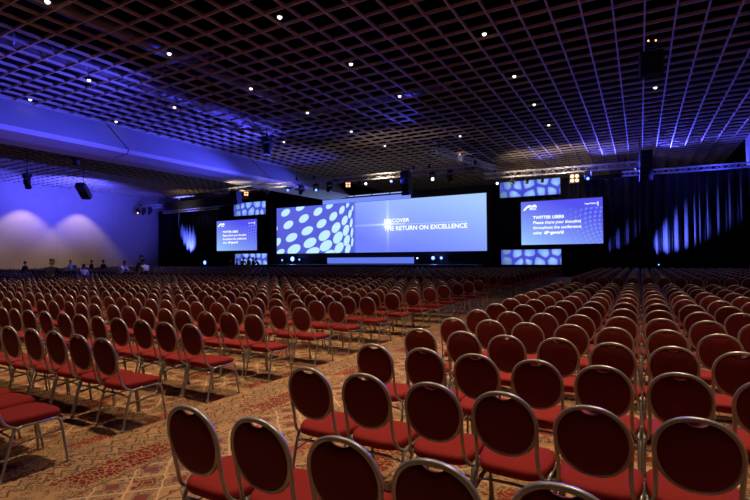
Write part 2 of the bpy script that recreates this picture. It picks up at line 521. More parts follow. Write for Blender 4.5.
def seat_outline(n, sc):
    out = []
    for i in range(n):
        a = 2 * PI * i / n
        u, v = se(a, .238 * sc, .230 * sc, 4.6)
        u *= 1 - .17 * (v < 0) * (abs(v) / .222) ** 1.5
        out.append((u, v + .262 + .01 * v / .222))
    return out


def seat(n=36):
    mb = MB()
    lay = [(.90, .420), (.97, .430), (1.0, .460), (.99, .478), (.955, .490), (.82, .499), (.4, .503)]
    mb.rings([[(u, v, z - .012 * max(0, (v - .37)) * 6 * (z > .47)) for u, v in seat_outline(n, sc)] for sc, z in lay])
    return mb


def leg_paths():
    out = []
    for s in (-1, 1):
        out.append([(s * .238, -.005, 0), (s * .234, .045, .20), (s * .230, .085, .36), (s * .228, .11, .405), (s * .228, .16, .42)])   # rear
        out.append([(s * .258, .515, 0), (s * .250, .485, .22), (s * .242, .463, .37), (s * .237, .435, .413), (s * .230, .38, .422)])      # front
    return out


chair_meshes = {}
chair_meshes['back_frame'] = (back_frame().mesh('back_frame', True), M_METAL)
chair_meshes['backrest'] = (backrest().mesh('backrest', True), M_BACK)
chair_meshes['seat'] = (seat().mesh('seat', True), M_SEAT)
for i, p in enumerate(leg_paths()):
    mb = MB().tube(smooth_path(p, 3), .0125, 8)
    mb.cyl((p[0][0], p[0][1], 0), .017, .015, 0, .03, 8)
    chair_meshes['leg%d' % i] = (mb.mesh('leg', True), M_METAL)
mb = MB()
for s in (-1, 1):
    mb.tube([(s * .228, .16, .42), (s * .230, .38, .422)], .0125, 8)
    mb.tube(smooth_path([(s * .232, .065, .28), (s * .236, .27, .295), (s * .246, .47, .305)], 4), .009, 6)
mb.tube(smooth_path([(-.230, .085, .345), (-.13, .06, .375), (.13, .06, .375), (.230, .085, .345)], 5), .010, 6)
mb.tube([(-.228, .16, .42), (.228, .16, .42)], .011, 6)
mb.tube([(-.230, .38, .42), (.230, .38, .42)], .011, 6)
chair_meshes['seat_frame'] = (mb.mesh('seat_frame', True), M_METAL)
chair_meshes['seat_pan'] = (MB().rings([[(u, v, z) for u, v in seat_outline(20, .88)] for z in (.422, .436)]).mesh('seat_pan'), M_PAN)
for k_, (me, m) in chair_meshes.items():
    me.materials.append(m)


def chair_prototype():
    t = empty('banquet_chair')
    for k_, (me, m) in chair_meshes.items():
        o = bpy.data.objects.new('leg' if k_.startswith('leg') else k_, me); COL.objects.link(o); o.parent = t
    return t


proto = chair_prototype(); proto_parts = list(proto.children); used_first = [False]


def place_chair(x, y, rz, label, group):
    if not used_first[0]: r = proto; used_first[0] = True
    else:
        r = proto.copy(); COL.objects.link(r)
        for ch in proto_parts:
            c = ch.copy(); COL.objects.link(c); c.parent = r
    r.location = (x, y, FL); r.rotation_euler = (0, 0, rz)
    tag(r, label, 'chair', group)


# all the seats: (x, y, block, row, seat) ; (x, y) is where the hoop's top stands
seats = []
TOPOFF = .081
for r in range(-1, 13):                                   # near block
    for c in range(-4, 13):
        x = -.2588 + .5 * c; y = 2.9358 + 1.086 * r
        if x > 6.6: continue
        seats.append((x, y, 'near', r + 1, c + 4))
for r in range(0, 15):                                    # near block past the cross aisle
    for c in range(-4, 13):
        x = -.2588 + .5 * c; y = 20.4 + 1.09 * r
        if x > 6.6: continue
        seats.append((x, y, 'nearfar', r, c + 4))
for r in range(-2, 13):                                   # block across the aisle
    for c in range(0, 107):
        seats.append((-5.0636 - .5 * c + (.2 if r < 0 else 0), 2.9917 + 1.1297 * r, 'across', r + 2, c))
for r in range(0, 15):
    for c in range(0, 107):
        seats.append((-5.0636 - .5 * c, 20.3 + 1.10 * r, 'acrossfar', r, c))

Rinv = np.array([[r2.x, r2.y, r2.z], [u2.x, u2.y, u2.z], [_f.x, _f.y, _f.z]])


def project(x, y, z):
    q = Rinv @ np.array([x, y, z - EYE]); return (375 + FPX * q[0] / q[2], 250 - FPX * q[1] / q[2], q[2]) if q[2] > .05 else (None, None, q[2])


vis = []
for (x, y, b, r, c) in seats:
    px, py, d = project(x, y, .75)
    if d < .3 or px is None: continue
    m_ = 45 + 300 / d
    if px < -m_ or px > 750 + m_ or py > 560 + 180 / d: continue
    infr = -20 / d * 8 < px < 750 + 160 / d and py < 500 + 90 / d
    vis.append((d + (0 if infr else 100), x, y, b, r, c))
vis.sort()
indiv, mass = vis[:300], vis[300:]
PEOPLE_AT = [(-24.07, 11.8), (-27.3, 15.15), (-41.9, 22.2), (-42.7, 24.4), (-40.9, 24.4)]
mass = [t for t in mass if all(math.hypot(t[1] - a, t[2] + .2 - b) > .25 for a, b in PEOPLE_AT)]
rowmin = {}
for t in indiv:
    rowmin.setdefault(t[3], set()).add(t[4])
ROWI = {b: {r: i for i, r in enumerate(sorted(rs))} for b, rs in rowmin.items()}
for (_d, x, y, b, r, c) in indiv:
    jx, jy, jr = random.gauss(0, .012), random.gauss(0, .022), random.gauss(0, .022)
    rr_ = ORD[ROWI[b][r]]
    if b == 'near':
        lab = 'red oval-backed chair, %s seat from the aisle, %s row of the near block' % (ORD[c], rr_)
        g = 'banquet chairs of the near block'
    else:
        lab = 'red oval-backed chair, %s seat from the aisle, %s row across the aisle' % (ORD[c], rr_)
        g = 'banquet chairs across the aisle'
    place_chair(x + jx, y + jy + TOPOFF, jr, lab, g)

# the rest of the seating as one mass, each chair a light mesh
lod = MB(); fm = []


def lod_add(mb, mi):
    n0 = len(lod.f); lod.add(mb.v, mb.f); fm.extend([mi] * (len(lod.f) - n0))


mb = MB(); pts = []
for i in range(16):
    u, v = se(2 * PI * i / 16, RU, RV); pts.append(bp(u, v + VC))
mb.tube(pts, .014, 4, True)
for s in (-1, 1):
    mb.tube([bp(s * .186, .14), (s * .180, .02, .54), (s * .226, .13, .416)], .0125, 3)
for p in leg_paths(): mb.tube([p[0], p[3], p[4]], .0125, 3)
for s in (-1, 1): mb.tube([(s * .228, .16, .42), (s * .230, .38, .422)], .0125, 3)
lod_add(mb, 0)
lod_add(MB().rings([[bp(u, v + VC, off) for u, v in pad_outline(16, sc, False)] for sc, off in ((.9, -.018), (1.0, 0), (.85, .028))]), 1)
lod_add(MB().rings([[(u, v, z) for u, v in seat_outline(10, sc)] for sc, z in ((.95, .434), (1.0, .466), (.9, .497))]), 2)
lme = bpy.data.meshes.new('lod'); lme.from_pydata(lod.v, [], lod.f)
bm = bmesh.new(); bm.from_mesh(lme); bmesh.ops.recalc_face_normals(bm, faces=bm.faces); fidx = [f_.index for f_ in bm.faces]
mats_f = [fm[i] for i in fidx]
for f_ in bm.faces: f_.material_index = fm[f_.index]
bmesh.ops.triangulate(bm, faces=bm.faces); bm.to_mesh(lme); bm.free()
LV = np.array([v.co[:] for v in lme.vertices]); LF = np.array([p.vertices[:] for p in lme.polygons]); LM = np.array([p.material_index for p in lme.polygons])
n = len(mass); V = np.empty((n, len(LV), 3)); F = np.empty((n, len(LF), 3), dtype=np.int64)
for i, (_d, x, y, b, r, c) in enumerate(mass):
    a = rng.normal(0, .025); ca, sa = math.cos(a), math.sin(a)
    x += rng.normal(0, .012); y += rng.normal(0, .022) + TOPOFF
    V[i, :, 0] = LV[:, 0] * ca - LV[:, 1] * sa + x; V[i, :, 1] = LV[:, 0] * sa + LV[:, 1] * ca + y; V[i, :, 2] = LV[:, 2] + FL
    F[i] = LF + i * len(LV)
V = V.reshape(-1, 3); F = F.reshape(-1, 3)
me = bpy.data.meshes.new('distant_banquet_chairs')
me.vertices.add(len(V)); me.vertices.foreach_set('co', V.ravel())
me.loops.add(len(F) * 3); me.loops.foreach_set('vertex_index', F.ravel().astype(np.int32))
me.polygons.add(len(F)); me.polygons.foreach_set('loop_start', (np.arange(len(F)) * 3).astype(np.int32))
try: me.polygons.foreach_set('loop_total', np.full(len(F), 3, dtype=np.int32))
except Exception: pass
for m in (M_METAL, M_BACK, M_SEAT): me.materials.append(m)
me.polygons.foreach_set('material_index', np.tile(LM, n).astype(np.int32))
me.polygons.foreach_set('use_smooth', np.ones(len(F), dtype=bool))
me.update(); me.validate()
o = link('distant_banquet_chairs', me); o['kind'] = 'stuff'
tag(o, 'all the red banquet chairs in the far rows up to the stage and the side wall', 'chairs')
print('CHAIRS', len(indiv), 'mass', n, 'tris', len(F))


# ------------------------------------------------------------------ stage: drapes, screens, deck
def srgb(c):
    c = np.asarray(c, float) / 255.0
    return np.where(c <= .04045, c / 12.92, ((c + .055) / 1.055) ** 2.4)


def art(name, x0, x1, z0, z1, y, nx, fn, parent):
    nz = max(2, int(round(nx * (z1 - z0) / (x1 - x0))))
    xs = np.linspace(x0, x1, nx + 1); zs = np.linspace(z0, z1, nz + 1)
    Xg, Zg = np.meshgrid(xs, zs); co = np.stack([Xg.ravel(), np.full(Xg.size, y), Zg.ravel()], 1)
    i = np.arange(nx); j = np.arange(nz); I, J = np.meshgrid(i, j); a = (J * (nx + 1) + I).ravel()
    f = np.stack([a, a + 1, a + nx + 2, a + nx + 1], 1)
    me = bpy.data.meshes.new(name); me.from_pydata(co.tolist(), [], f.tolist())
    rgb = srgb(fn(Xg.ravel(), Zg.ravel()))
    at = me.color_attributes.new('Col', 'FLOAT_COLOR', 'POINT')
    at.data.foreach_set('color', np.concatenate([rgb, np.ones((len(rgb), 1))], 1).astype(np.float32).ravel())
    return link(name, me, M_ART, parent)


def lerp(a, b, t): return np.asarray(a, float)[None, :] * (1 - t[:, None]) + np.asarray(b, float)[None, :] * t[:, None]


DOTS = [(-11.2, 2.09, .64, .43), (-9.03, 2.6, .62, .4), (-6.56, 1.97, .59, .45), (-4.99, 2.54, .47, .35), (-3.35, 1.97, .35, .43), (-2.62, 2.48, .2, .28), (-2.02, 2.07, .12, .31),
        (-10.8, .66, .71, .47), (-8.54, 1.29, .68, .47), (-6.08, .61, .65, .48), (-4.49, 1.33, .51, .47), (-3.01, .82, .39, .5), (-2.33, 1.48, .22, .45), (-10.34, -.83, .82, .5),
        (-8.07, -.13, .79, .49), (-5.7, -.74, .77, .57), (-4.14, .09, .56, .56), (-2.85, -.26, .39, .57), (-2.17, .53, .18, .48), (-10.0, -2.22, .93, .59), (-7.7, -1.5, .87, .56),
        (-5.5, -1.87, .81, .6), (-3.9, -1.02, .62, .63), (-2.76, -1.35, .39, .57), (-2.1, -.51, .16, .51), (-12.43, -1.3, .49, .47), (-12.0, -2.49, .6, .34), (-7.32, -2.52, .93, .5),
        (-5.03, -2.69, .68, .35), (-3.76, -2.14, .58, .59), (-2.63, -2.3, .35, .52), (-2.07, -1.54, .14, .48), (-12.52, .27, .12, .23)]


def main_art(X, Z):
    t = np.clip((X + 37.4) / 25.1, 0, 1); h = np.clip((Z - 2.25) / 5.35, 0, 1)
    left = lerp((88, 92, 216), (96, 110, 232), h * .5)
    right = lerp((112, 128, 255), (168, 205, 255), np.clip((t - .45) * 1.1 + (h - .5) * .75 + .15, 0, 1))
    edge = np.clip((X + 26.75) / .35, 0, 1); c = left * (1 - edge[:, None]) + right * edge[:, None]
    for (dx, dz, e, hh) in DOTS:
        u = (X - (dx - 24.85)) / (e * 1.04); v = (Z - (dz + 4.93)) / (hh * 1.04); rho = .38
        q = np.sqrt(np.maximum(0, (u * u - 2 * rho * u * v + v * v) / (1 - rho * rho)))
        a = np.clip((1.06 - q) / .12, 0, 1)[:, None]; c = c * (1 - a) + np.array((196, 240, 255.0)) * a
    fx, fz = -22.6, 5.12; d = np.hypot(X - fx, Z - fz)
    g = 150 * np.exp(-(d / .35) ** 2) + 50 * np.exp(-d / 1.1)
    g += 95 * np.exp(-np.abs(X - fx) / .10) * np.exp(-np.abs(Z - fz) / 1.6) + 80 * np.exp(-(np.abs(Z - (fz + (X - fx) * .004)) / .09) ** 2) * np.exp(-np.abs(X - fx) / 3.5) * (X < fx + 2)
    return np.clip(c + g[:, None] * np.array((1, 1, .6)), 0, 255)


def side_art(x0, z0, wd, hg):
    def fn(X, Z):
        u = (X - x0) / wd; v = (Z - z0) / hg
        t = np.clip(.5 * u + .62 * v + .02, 0, 1)
        c = lerp((160, 210, 255), (86, 84, 240), np.clip(t * 1.15, 0, 1))
        # swirl of pale half-tone dots toward the lower far corner
        cx, cz = 1.35, -.15
        r = np.hypot((u - cx) * 1.7, v - cz); th = np.arctan2(v - cz, (cx - u) * 1.7)
        d = (np.sin(r * 52) * np.sin(th * 46)) > .25
        m = d & (u > .55) & (v < .8) & (r > .5)
        a = (m * np.clip((u - .5) * 1.6, 0, .55))[:, None]
        return np.clip(c * (1 - a) + np.array((140, 175, 255.0)) * a, 0, 255)
    return fn


def mosaic_art(x0, z0, wd, hg, seed):
    rg = np.random.default_rng(seed)
    pts = []
    n = 5
    for i in range(n):
        for j in range(2):
            pts.append((x0 + (i + .5 + rg.uniform(-.35, .35)) * wd / n, z0 + (j + .5 + rg.uniform(-.28, .28)) * hg / 2))
    pts += [(x0 - .2, z0 + hg * .6), (x0 + wd + .3, z0 + hg * .3)]
    pts = np.array(pts)

    def fn(X, Z):
        d = np.hypot(X[:, None] - pts[None, :, 0], Z[:, None] - pts[None, :, 1]); ds = np.sort(d, 1)
        gap = ds[:, 1] - ds[:, 0]
        inner = np.clip((gap - .20) / .10, 0, 1)
        sh = np.clip(1 - ds[:, 0] / .6, 0, 1)
        cell = lerp((110, 150, 245), (165, 205, 255), sh); fx = np.clip((X - x0) / wd, 0, 1); cell = cell * (.62 + .38 * np.clip(fx * 4, 0, 1))[:, None]; bg = lerp((70, 72, 205), (84, 96, 225), sh)
        return bg * (1 - inner[:, None]) + cell * inner[:, None]
    return fn


def text(body, size, loc, parent, m=M_TEXT, sx=1.0, name='lettering', align='LEFT', bold=0.0, spacing=1.0):
    cu = bpy.data.curves.new(name, 'FONT'); cu.body = body; cu.size = size; cu.align_x = align; cu.offset = bold; cu.space_character = spacing
    tmp = bpy.data.objects.new('tmp', cu); COL.objects.link(tmp)
    dg = bpy.context.evaluated_depsgraph_get(); me = bpy.data.meshes.new_from_object(tmp.evaluated_get(dg))
    bpy.data.objects.remove(tmp)
    me.transform(Matrix.Diagonal((sx, 1, 1, 1))); me.transform(Matrix.Rotation(PI / 2, 4, 'X'))
    me.materials.clear(); me.materials.append(m); me.name = name
    o = bpy.data.objects.new(name, me); COL.objects.link(o); o.parent = parent; o.location = loc
    return o


YS = 43.0


def screen(name, label, cat, x0, x1, z0, z1, nx, fn, group=None, border=.06, depth=.35, art_name='picture'):
    t = empty(name); tag(t, label, cat, group)
    mb = MB()
    mb.box(x0 - border, x1 + border, YS + .02, YS + depth, z0 - border, z1 + border)
    mb.obj('casing', M_BLACKM, t)
    art(art_name, x0, x1, z0, z1, YS - .01, nx, fn, t)
    mb = MB()
    for a in ((x0 - border, x1 + border, z1, z1 + border), (x0 - border, x1 + border, z0 - border, z0), (x0 - border, x0, z0, z1), (x1, x1 + border, z0, z1)):
        mb.box(a[0], a[1], YS - .05, YS + .02, a[2], a[3])
    mb.obj('bezel', M_BLACKM, t)
    if name != 'projection_screen':
        for xx in (x0 + (x1 - x0) * .15, x0 + (x1 - x0) * .85):
            if z0 > 2.5: MB().tube([(xx, YS + .2, z1), (xx, YS + .2, 12.95)], .012, 4).obj('hanging_cable', M_BLACK, t)
            else: MB().box(xx - .05, xx + .05, YS + .1, YS + .2, FL, z0 - border).box(xx - .3, xx + .3, YS + .05, YS + .25, FL, FL + .03).obj('stand_leg', M_BLACKM, t)
    return t


ms = screen('projection_screen', 'very wide blue stage screen with white dots and the excellence lettering', 'screen', -37.4, -12.3, 2.25, 7.6, 620, main_art)
text('DISCOVER', .50, (-23.02, YS - .04, 5.30), ms, sx=1.2, bold=.012, spacing=1.02)
text('THE RETURN ON EXCELLENCE', .60, (-23.02, YS - .04, 4.46), ms, sx=1.06, bold=.014, spacing=1.0)
MB().box(-23.0, -14.2, YS - .035, YS - .03, 5.03, 5.07).obj('lettering_rule', emit_mat('pale_rule', (.6, .72, 1.0)), ms)

for x0, wd, lab in ((-9.2, 6.55, 'blue announcement screen beside the wide screen, nearest the uplit black drapes'), (-47.4, 6.9, 'blue announcement screen on the side-wall side of the wide dotted screen')):
    t = screen('announcement_screen', lab, 'screen', x0, x0 + wd, 2.72, 6.52, 200, side_art(x0, 2.72, wd, 3.8), 'announcement screens')
    k_ = wd / 6.55
    for i, (s, sz, bold) in enumerate((('TWITTER USERS', .36, .012), ('Please share your thoughts', .37, .007), ('throughout the conference', .37, .007), ('using ', .37, .007))):
        text(s, sz, (x0 + 1.02 * k_, YS - .04, 4.97 - i * .445), t, sx=.96 * k_ * (1.02 if i == 0 else 1), bold=bold)
    text('#Pegaworld', .37, (x0 + 1.96 * k_, YS - .04, 4.97 - 3 * .445), t, sx=.88 * k_, bold=.013)
    text('PEGA', .24, (x0 + .72 * k_, YS - .04, 5.78), t, sx=1.0 * k_, bold=.008)
    text('PegaWORLD', .17, (x0 + 5.2 * k_, YS - .04, 6.0), t, sx=1.0 * k_, bold=.003)
    MB().box(x0 + 6.18 * k_, x0 + 6.24 * k_, YS - .04, YS - .03, 5.85, 6.2).obj('emblem_bar', M_TEXT, t)
    # emblem: a winged arch
    out = [(.18, 5.72), (.30, 5.93), (.48, 6.12), (.70, 6.22), (.86, 6.20), (.95, 6.10), (1.05, 6.22), (1.2, 6.24), (1.32, 6.14), (1.36, 5.98), (1.30, 5.98), (1.2, 6.02), (1.0, 6.0), (.82, 6.02), (.62, 6.0), (.48, 5.90), (.34, 5.76)]
    mb = MB(); mb.rings([[(x0 + a * k_, y, z) for a, z in out] for y in (YS - .04, YS - .03)]); mb.obj('emblem', M_TEXT, t)

for x0, x1, z0, z1, lab, sd in ((-11.05, -5.9, 7.02, 8.42, 'blue cell-patterned strip screen above the announcement screen by the uplit drapes', 3),
                                (-11.0, -5.9, .98, 2.3, 'blue cell-patterned strip screen below the announcement screen by the uplit drapes', 8),
                                (-44.35, -39.1, 7.02, 8.6, 'blue cell-patterned strip screen above the announcement screen on the side-wall side', 21),
                                (-44.2, -38.9, .95, 2.3, 'blue cell-patterned strip screen below the side-wall announcement screen, behind the standing crew', 34)):
    screen('strip_screen', lab, 'screen', x0, x1, z0, z1, 150, mosaic_art(x0, z0, x1 - x0, z1 - z0, sd), 'cell-patterned strip screens', .04, .25)

# header over the wide screen and stage front: reflected light painted as emission
t = empty('header_panel'); tag(t, 'long pale blue header panel with painted-on light across the top of the wide screen', 'header panel')
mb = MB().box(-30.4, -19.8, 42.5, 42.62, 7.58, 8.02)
mb.obj('painted_glow_face', emit_mat('header_painted_light', tuple(srgb((118, 142, 250)))), t)
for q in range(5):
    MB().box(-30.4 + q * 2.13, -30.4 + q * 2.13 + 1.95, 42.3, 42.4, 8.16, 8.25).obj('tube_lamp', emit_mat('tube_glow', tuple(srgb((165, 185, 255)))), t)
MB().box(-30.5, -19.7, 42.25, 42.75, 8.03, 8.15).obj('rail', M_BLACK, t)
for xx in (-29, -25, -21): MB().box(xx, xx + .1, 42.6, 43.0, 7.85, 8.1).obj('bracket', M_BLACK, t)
stage = empty('stage_deck'); tag(stage, 'low black stage deck under the wide screen with blue light painted on its front', 'stage')
MB().box(-37.5, -12.4, 39.6, 42.9, .92, 1.02).obj('deck_top', M_BLACK, stage)
MB().box(-37.4, -12.5, 39.75, 42.9, FL, .92).obj('deck_skirt', M_BLACKM, stage)
MB().box(-29.9, -19.6, 42.6, 42.8, 1.1, 1.72).obj('riser_front', emit_mat('riser_painted_light', tuple(srgb((96, 120, 235)))), stage)  # emission stands in for light reflected off the riser

# black surround of the wide screen
t = empty('screen_surround'); tag(t, 'matt black masking frame around the wide dotted screen', 'masking')
MB().box(-38.3, -11.9, YS + .36, YS + .6, 1.0, 8.25).obj('back_board', M_BLACKM, t)
MB().box(-38.3, -11.9, YS - .02, YS + .36, 7.67, 8.25).obj('top_mask', M_BLACKM, t)
MB().box(-38.3, -37.47, YS - .02, YS + .36, 1.0, 7.67).obj('side_mask', M_BLACKM, t)
MB().box(-12.23, -11.9, YS - .02, YS + .36, 1.0, 7.67).obj('side_mask', M_BLACKM, t)
MB().box(-37.47, -12.23, YS - .02, YS + .36, 1.75, 2.18).obj('bottom_mask', M_BLACKM, t)


def drape(x0, x1, z1, y0=43.75, amp=.16, per=.62):
    n = int((x1 - x0) / .07); v = []; f = []
    ph = random.uniform(0, 6)
    for i in range(n + 1):
        x = x0 + (x1 - x0) * i / n
        yy = y0 + amp * math.sin(2 * PI * x / per + ph + .9 * math.sin(x * 1.7)) + .06 * math.sin(2 * PI * x / .23 + ph)
        for th in (0, .03):
            for z in (FL + .01, z1): v.append((x, yy + th, z))
    for i in range(n):
        a = i * 4; b_ = a + 4
        f += [(a, b_, b_ + 1, a + 1), (a + 2, a + 3, b_ + 3, b_ + 2), (a + 1, b_ + 1, b_ + 3, a + 3), (a, a + 2, b_ + 2, b_)]
    mb = MB(); mb.add(v, f); return mb


for xa, xb, z1, nm, lab in ((-59.8, -38.2, 8.45, 5, 'black pleated stage drapes behind the side-wall announcement screen'),
                            (-12.0, 11.9, 8.1, 6, 'black pleated stage drapes behind the near announcement screen, lit by blue beams')):
    t = empty('stage_drapes'); tag(t, lab, 'drapes', 'black stage drapes')
    wd = (xb - xa) / nm
    for q in range(nm):
        drape(xa + q * wd, xa + (q + 1) * wd - .01, z1).obj('drape_panel', M_DRAPE, t, True)
    MB().tube([(xa, 43.75, z1 + .03), (xb, 43.75, z1 + .03)], .04, 6).obj('drape_rail', M_BLACK, t)


# ------------------------------------------------------------------ trusses and rigging
FK = .72
def K(x, y, z):                 # the front rig hangs about 29 m out, clear below the long soffit
    return (x * FK, y * FK, EYE + (z - EYE) * FK)


def truss(p0, p1, sz, label, name='lighting_truss', m=None, hang=True):
    m = m or M_ALU
    p0, p1 = Vector(p0), Vector(p1); L = (p1 - p0).length; ax = (p1 - p0).normalized()
    side = ax.cross(Vector((0, 0, 1))).normalized(); up = side.cross(ax)
    t = empty(name, p0); tag(t, label, 'truss', 'lighting trusses')
    cs = [side * a * sz / 2 + up * b_ * sz / 2 for a, b_ in ((-1, -1), (1, -1), (1, 1), (-1, 1))]
    for c in cs: MB().tube([c, c + ax * L], .028, 6).obj('chord', m, t, True)
    mb = MB(); n = max(2, int(L / (sz * 1.15)))
    for i in range(n):
        a, b_ = L * i / n, L * (i + 1) / n
        for j in range(4):
            q0, q1 = cs[j], cs[(j + 1) % 4]
            s0, s1 = (q0, q1) if i % 2 else (q1, q0)
            mb.tube([s0 + ax * a, s1 + ax * b_], .015, 4)
    o = mb.obj('lacing', m, t); o['kind'] = 'stuff'
    if hang:
        for fr in (.08, .92):
            MB().tube([ax * L * fr + up * sz / 2, Vector((0, 0, 12.95 - p0.z)) + ax * L * fr], .012, 4).obj('hanging_cable', M_BLACK, t)
            MB().cyl(tuple(ax * L * fr + up * (sz / 2 + .02)), .09, .09, 0, .3, 8).obj('hoist', M_BLACK, t)
    return t


truss(K(-44.6, 40, 9.75), K(-30.9, 40, 9.75), .32, 'bright aluminium box truss above the side-wall announcement screen')
truss(K(-30.8, 40, 9.65), K(-17.2, 40, 9.55), .32, 'aluminium box truss over the middle of the wide dotted screen')
truss(K(-17.1, 40, 9.5), K(-12.0, 40, 9.4), .32, 'short aluminium box truss over the bare end of the wide screen')
truss((-11.6, 40, 8.62), (.05, 40, 8.45), .42, 'bright aluminium box truss above the near announcement screen')
truss((-1.2, 42.6, 8.22), (11.5, 42.6, 8.1), .32, 'thin blue-lit truss along the top of the uplit black drapes')
truss((-12.6, 31, 9.3), (-10.6, 39.6, 9.15), .35, 'blue-lit truss running from the hall toward the stage')
truss((-58.9, 40, 8.62), (-54.3, 40, 8.66), .40, 'aluminium box truss at the side-wall end of the stage rig')
truss((-55.5, 41.2, 7.95), (-45.0, 41.2, 8.0), .30, 'lower blue-lit truss under the black pelmet')
t = empty('black_pelmet'); tag(t, 'long black pelmet box hung above the side-wall drapes', 'pelmet')
MB().box(-54.2, -41.0, 40.4, 40.9, 8.15, 9.1).obj('front_board', M_BLACKM, t)
MB().box(-54.2, -41.0, 40.9, 42.6, 9.0, 9.1).obj('top_board', M_BLACKM, t)
for x in (-53, -47.6, -42.2):
    MB().tube([(x, 41.6, 9.1), (x, 41.6, 12.9)], .012, 4).obj('hanging_cable', M_BLACK, t)
# unseen spots added to brighten the trusses: blue ones, then warm ones
for loc, aim, e in (((-2, 38, 7.6), (-5, 40, 8.6), 120), ((5, 41, 7.2), (4, 42.6, 8.1), 160), ((-50, 40, 7.0), (-50, 41.3, 8.0), 200), (K(-19, 38.5, 8.6), K(-18, 40, 9.5), 30)):
    spot(loc, aim, e, BLUE, 120, .8, .1)
for loc, aim, e in ((K(-41, 38.6, 8.6), K(-40, 40, 9.8), 130), (K(-34, 38.6, 8.6), K(-34, 40, 9.8), 110), (K(-21, 38.6, 8.4), K(-21, 40, 9.7), 260), ((-9.5, 38.4, 7.7), (-8, 40, 8.6), 320), ((-5, 38.4, 7.6), (-5, 40, 8.6), 320), ((-50, 38.4, 8.0), (-50, 40, 8.8), 150)):
    spot(loc, aim, e, (1, .8, .6), 130, .8, .1)


def moving_head(loc, aim, label, sc=1.0, lens=None, rz=0.0):
    t = empty('moving_head_light', loc, rz); t.scale = (sc,) * 3; tag(t, label, 'stage light', 'moving head lights on the rig')
    if 'hung' in label: MB().tube([(0, 0, .18), (0, 0, (12.95 - loc[2]) / sc)], .02, 6).obj('hanging_rod', M_BLACK, t)
    MB().box(-.19, .19, -.16, .16, -.10, .08).cyl((0, 0, .08), .05, .05, 0, .12, 8).obj('base', M_BLACK, t)
    mb = MB().box(-.24, -.20, -.07, .07, -.48, -.10).box(.20, .24, -.07, .07, -.48, -.10).box(-.24, .24, -.09, .09, -.14, -.10)
    mb.obj('yoke', M_BLACK, t)
    d = (Vector(aim) - Vector(loc)).normalized(); q = Vector((0, 0, -1)).rotation_difference(d)
    mb = MB(); pr = [(.07, .22), (.15, .18), (.17, .05), (.15, -.10), (.16, -.26), (.17, -.30)]
    mb.rings([[(r * math.cos(2 * PI * j / 14), r * math.sin(2 * PI * j / 14), z) for j in range(14)] for r, z in pr])
    h = mb.obj('head', M_BLACK, t, False); h.location = (0, 0, -.42); h.rotation_mode = 'QUATERNION'; h.rotation_quaternion = q
    mb = MB().cyl((0, 0, -.302), .10, .10, -.01, .004, 14); l = mb.obj('lens', lens or M_LENS_OFF, h)
    return t


def par(loc, aim, label, lens=None, sc=1.0):
    t = empty('par_can', loc); t.scale = (sc,) * 3; tag(t, label, 'stage light', 'par cans under the trusses')
    MB().box(-.02, .02, -.02, .02, -.02, .22).obj('clamp', M_BLACK, t)
    MB().box(-.16, -.14, -.02, .02, -.2, 0).box(.14, .16, -.02, .02, -.2, 0).box(-.16, .16, -.02, .02, -.02, 0).obj('yoke', M_BLACK, t)
    q = Vector((0, 0, -1)).rotation_difference((Vector(aim) - Vector(loc)).normalized())
    mb = MB().rings([[(r * math.cos(2 * PI * j / 12), r * math.sin(2 * PI * j / 12), z) for j in range(12)] for r, z in ((.05, .2), (.10, .15), (.125, -.2))])
    h = mb.obj('can', M_BLACK, t, True); h.location = (0, 0, -.2); h.rotation_mode = 'QUATERNION'; h.rotation_quaternion = q
    MB().cyl((0, 0, -.201), .085, .085, -.01, .004, 12).obj('lens', lens or M_LENS_OFF, h)
    return t


CAM = (0, 0, EYE)
moving_head((-21.7, 24.0, 9.75), (-21, 24, 0), 'black moving head light hung alone under the blue-edged lattice', 1.5)
moving_head((-31.9, 17.2, 8.9), (-34, 20, 3), 'black moving head light hung under the edge of the long soffit', 1.35)
moving_head((-43.1, 19.5, 8.6), (-46, 22, 5), 'black moving head light hung in the side bay, further from the stage', 1.5)
for i, (x, z, ln, w) in enumerate(((-58.9, 8.4, M_LENS_O, 'end of the side-wall truss, warm lens lit'), (-57.6, 8.5, None, 'end of the side-wall truss, second along'), (-56.3, 8.5, None, 'end of the side-wall truss, third along'),
                                   (-31.2, 9.3, None, 'over the dotted part of the screen, first'), (-29.3, 9.3, M_LENS_B, 'over the dotted part of the screen, blue lens'),
                                   (-27.6, 9.3, None, 'over the dotted part of the screen, beside the blinder'), (-16.3, 9.2, M_LENS_W, 'over the bare part of the wide screen, lens lit'),
                                   (-14.6, 9.2, None, 'over the bare part of the wide screen, lens dark'), (-3.45, 8.1, M_LENS_B, 'beside the warm blinder on the near truss'))):
    if -50 < x < -12: loc, sc_ = K(x, 39.8, 9.30), .9; 
    elif x > -12: loc, sc_ = (x, 39.8, 8.14), 1.1
    else: loc, sc_ = (x, 39.82, 8.44), 1.15
    moving_head(loc, CAM if ln else (loc[0] + random.uniform(-2, 2), loc[1] - 5, 3), 'small black moving head light ' + w, sc_, ln)
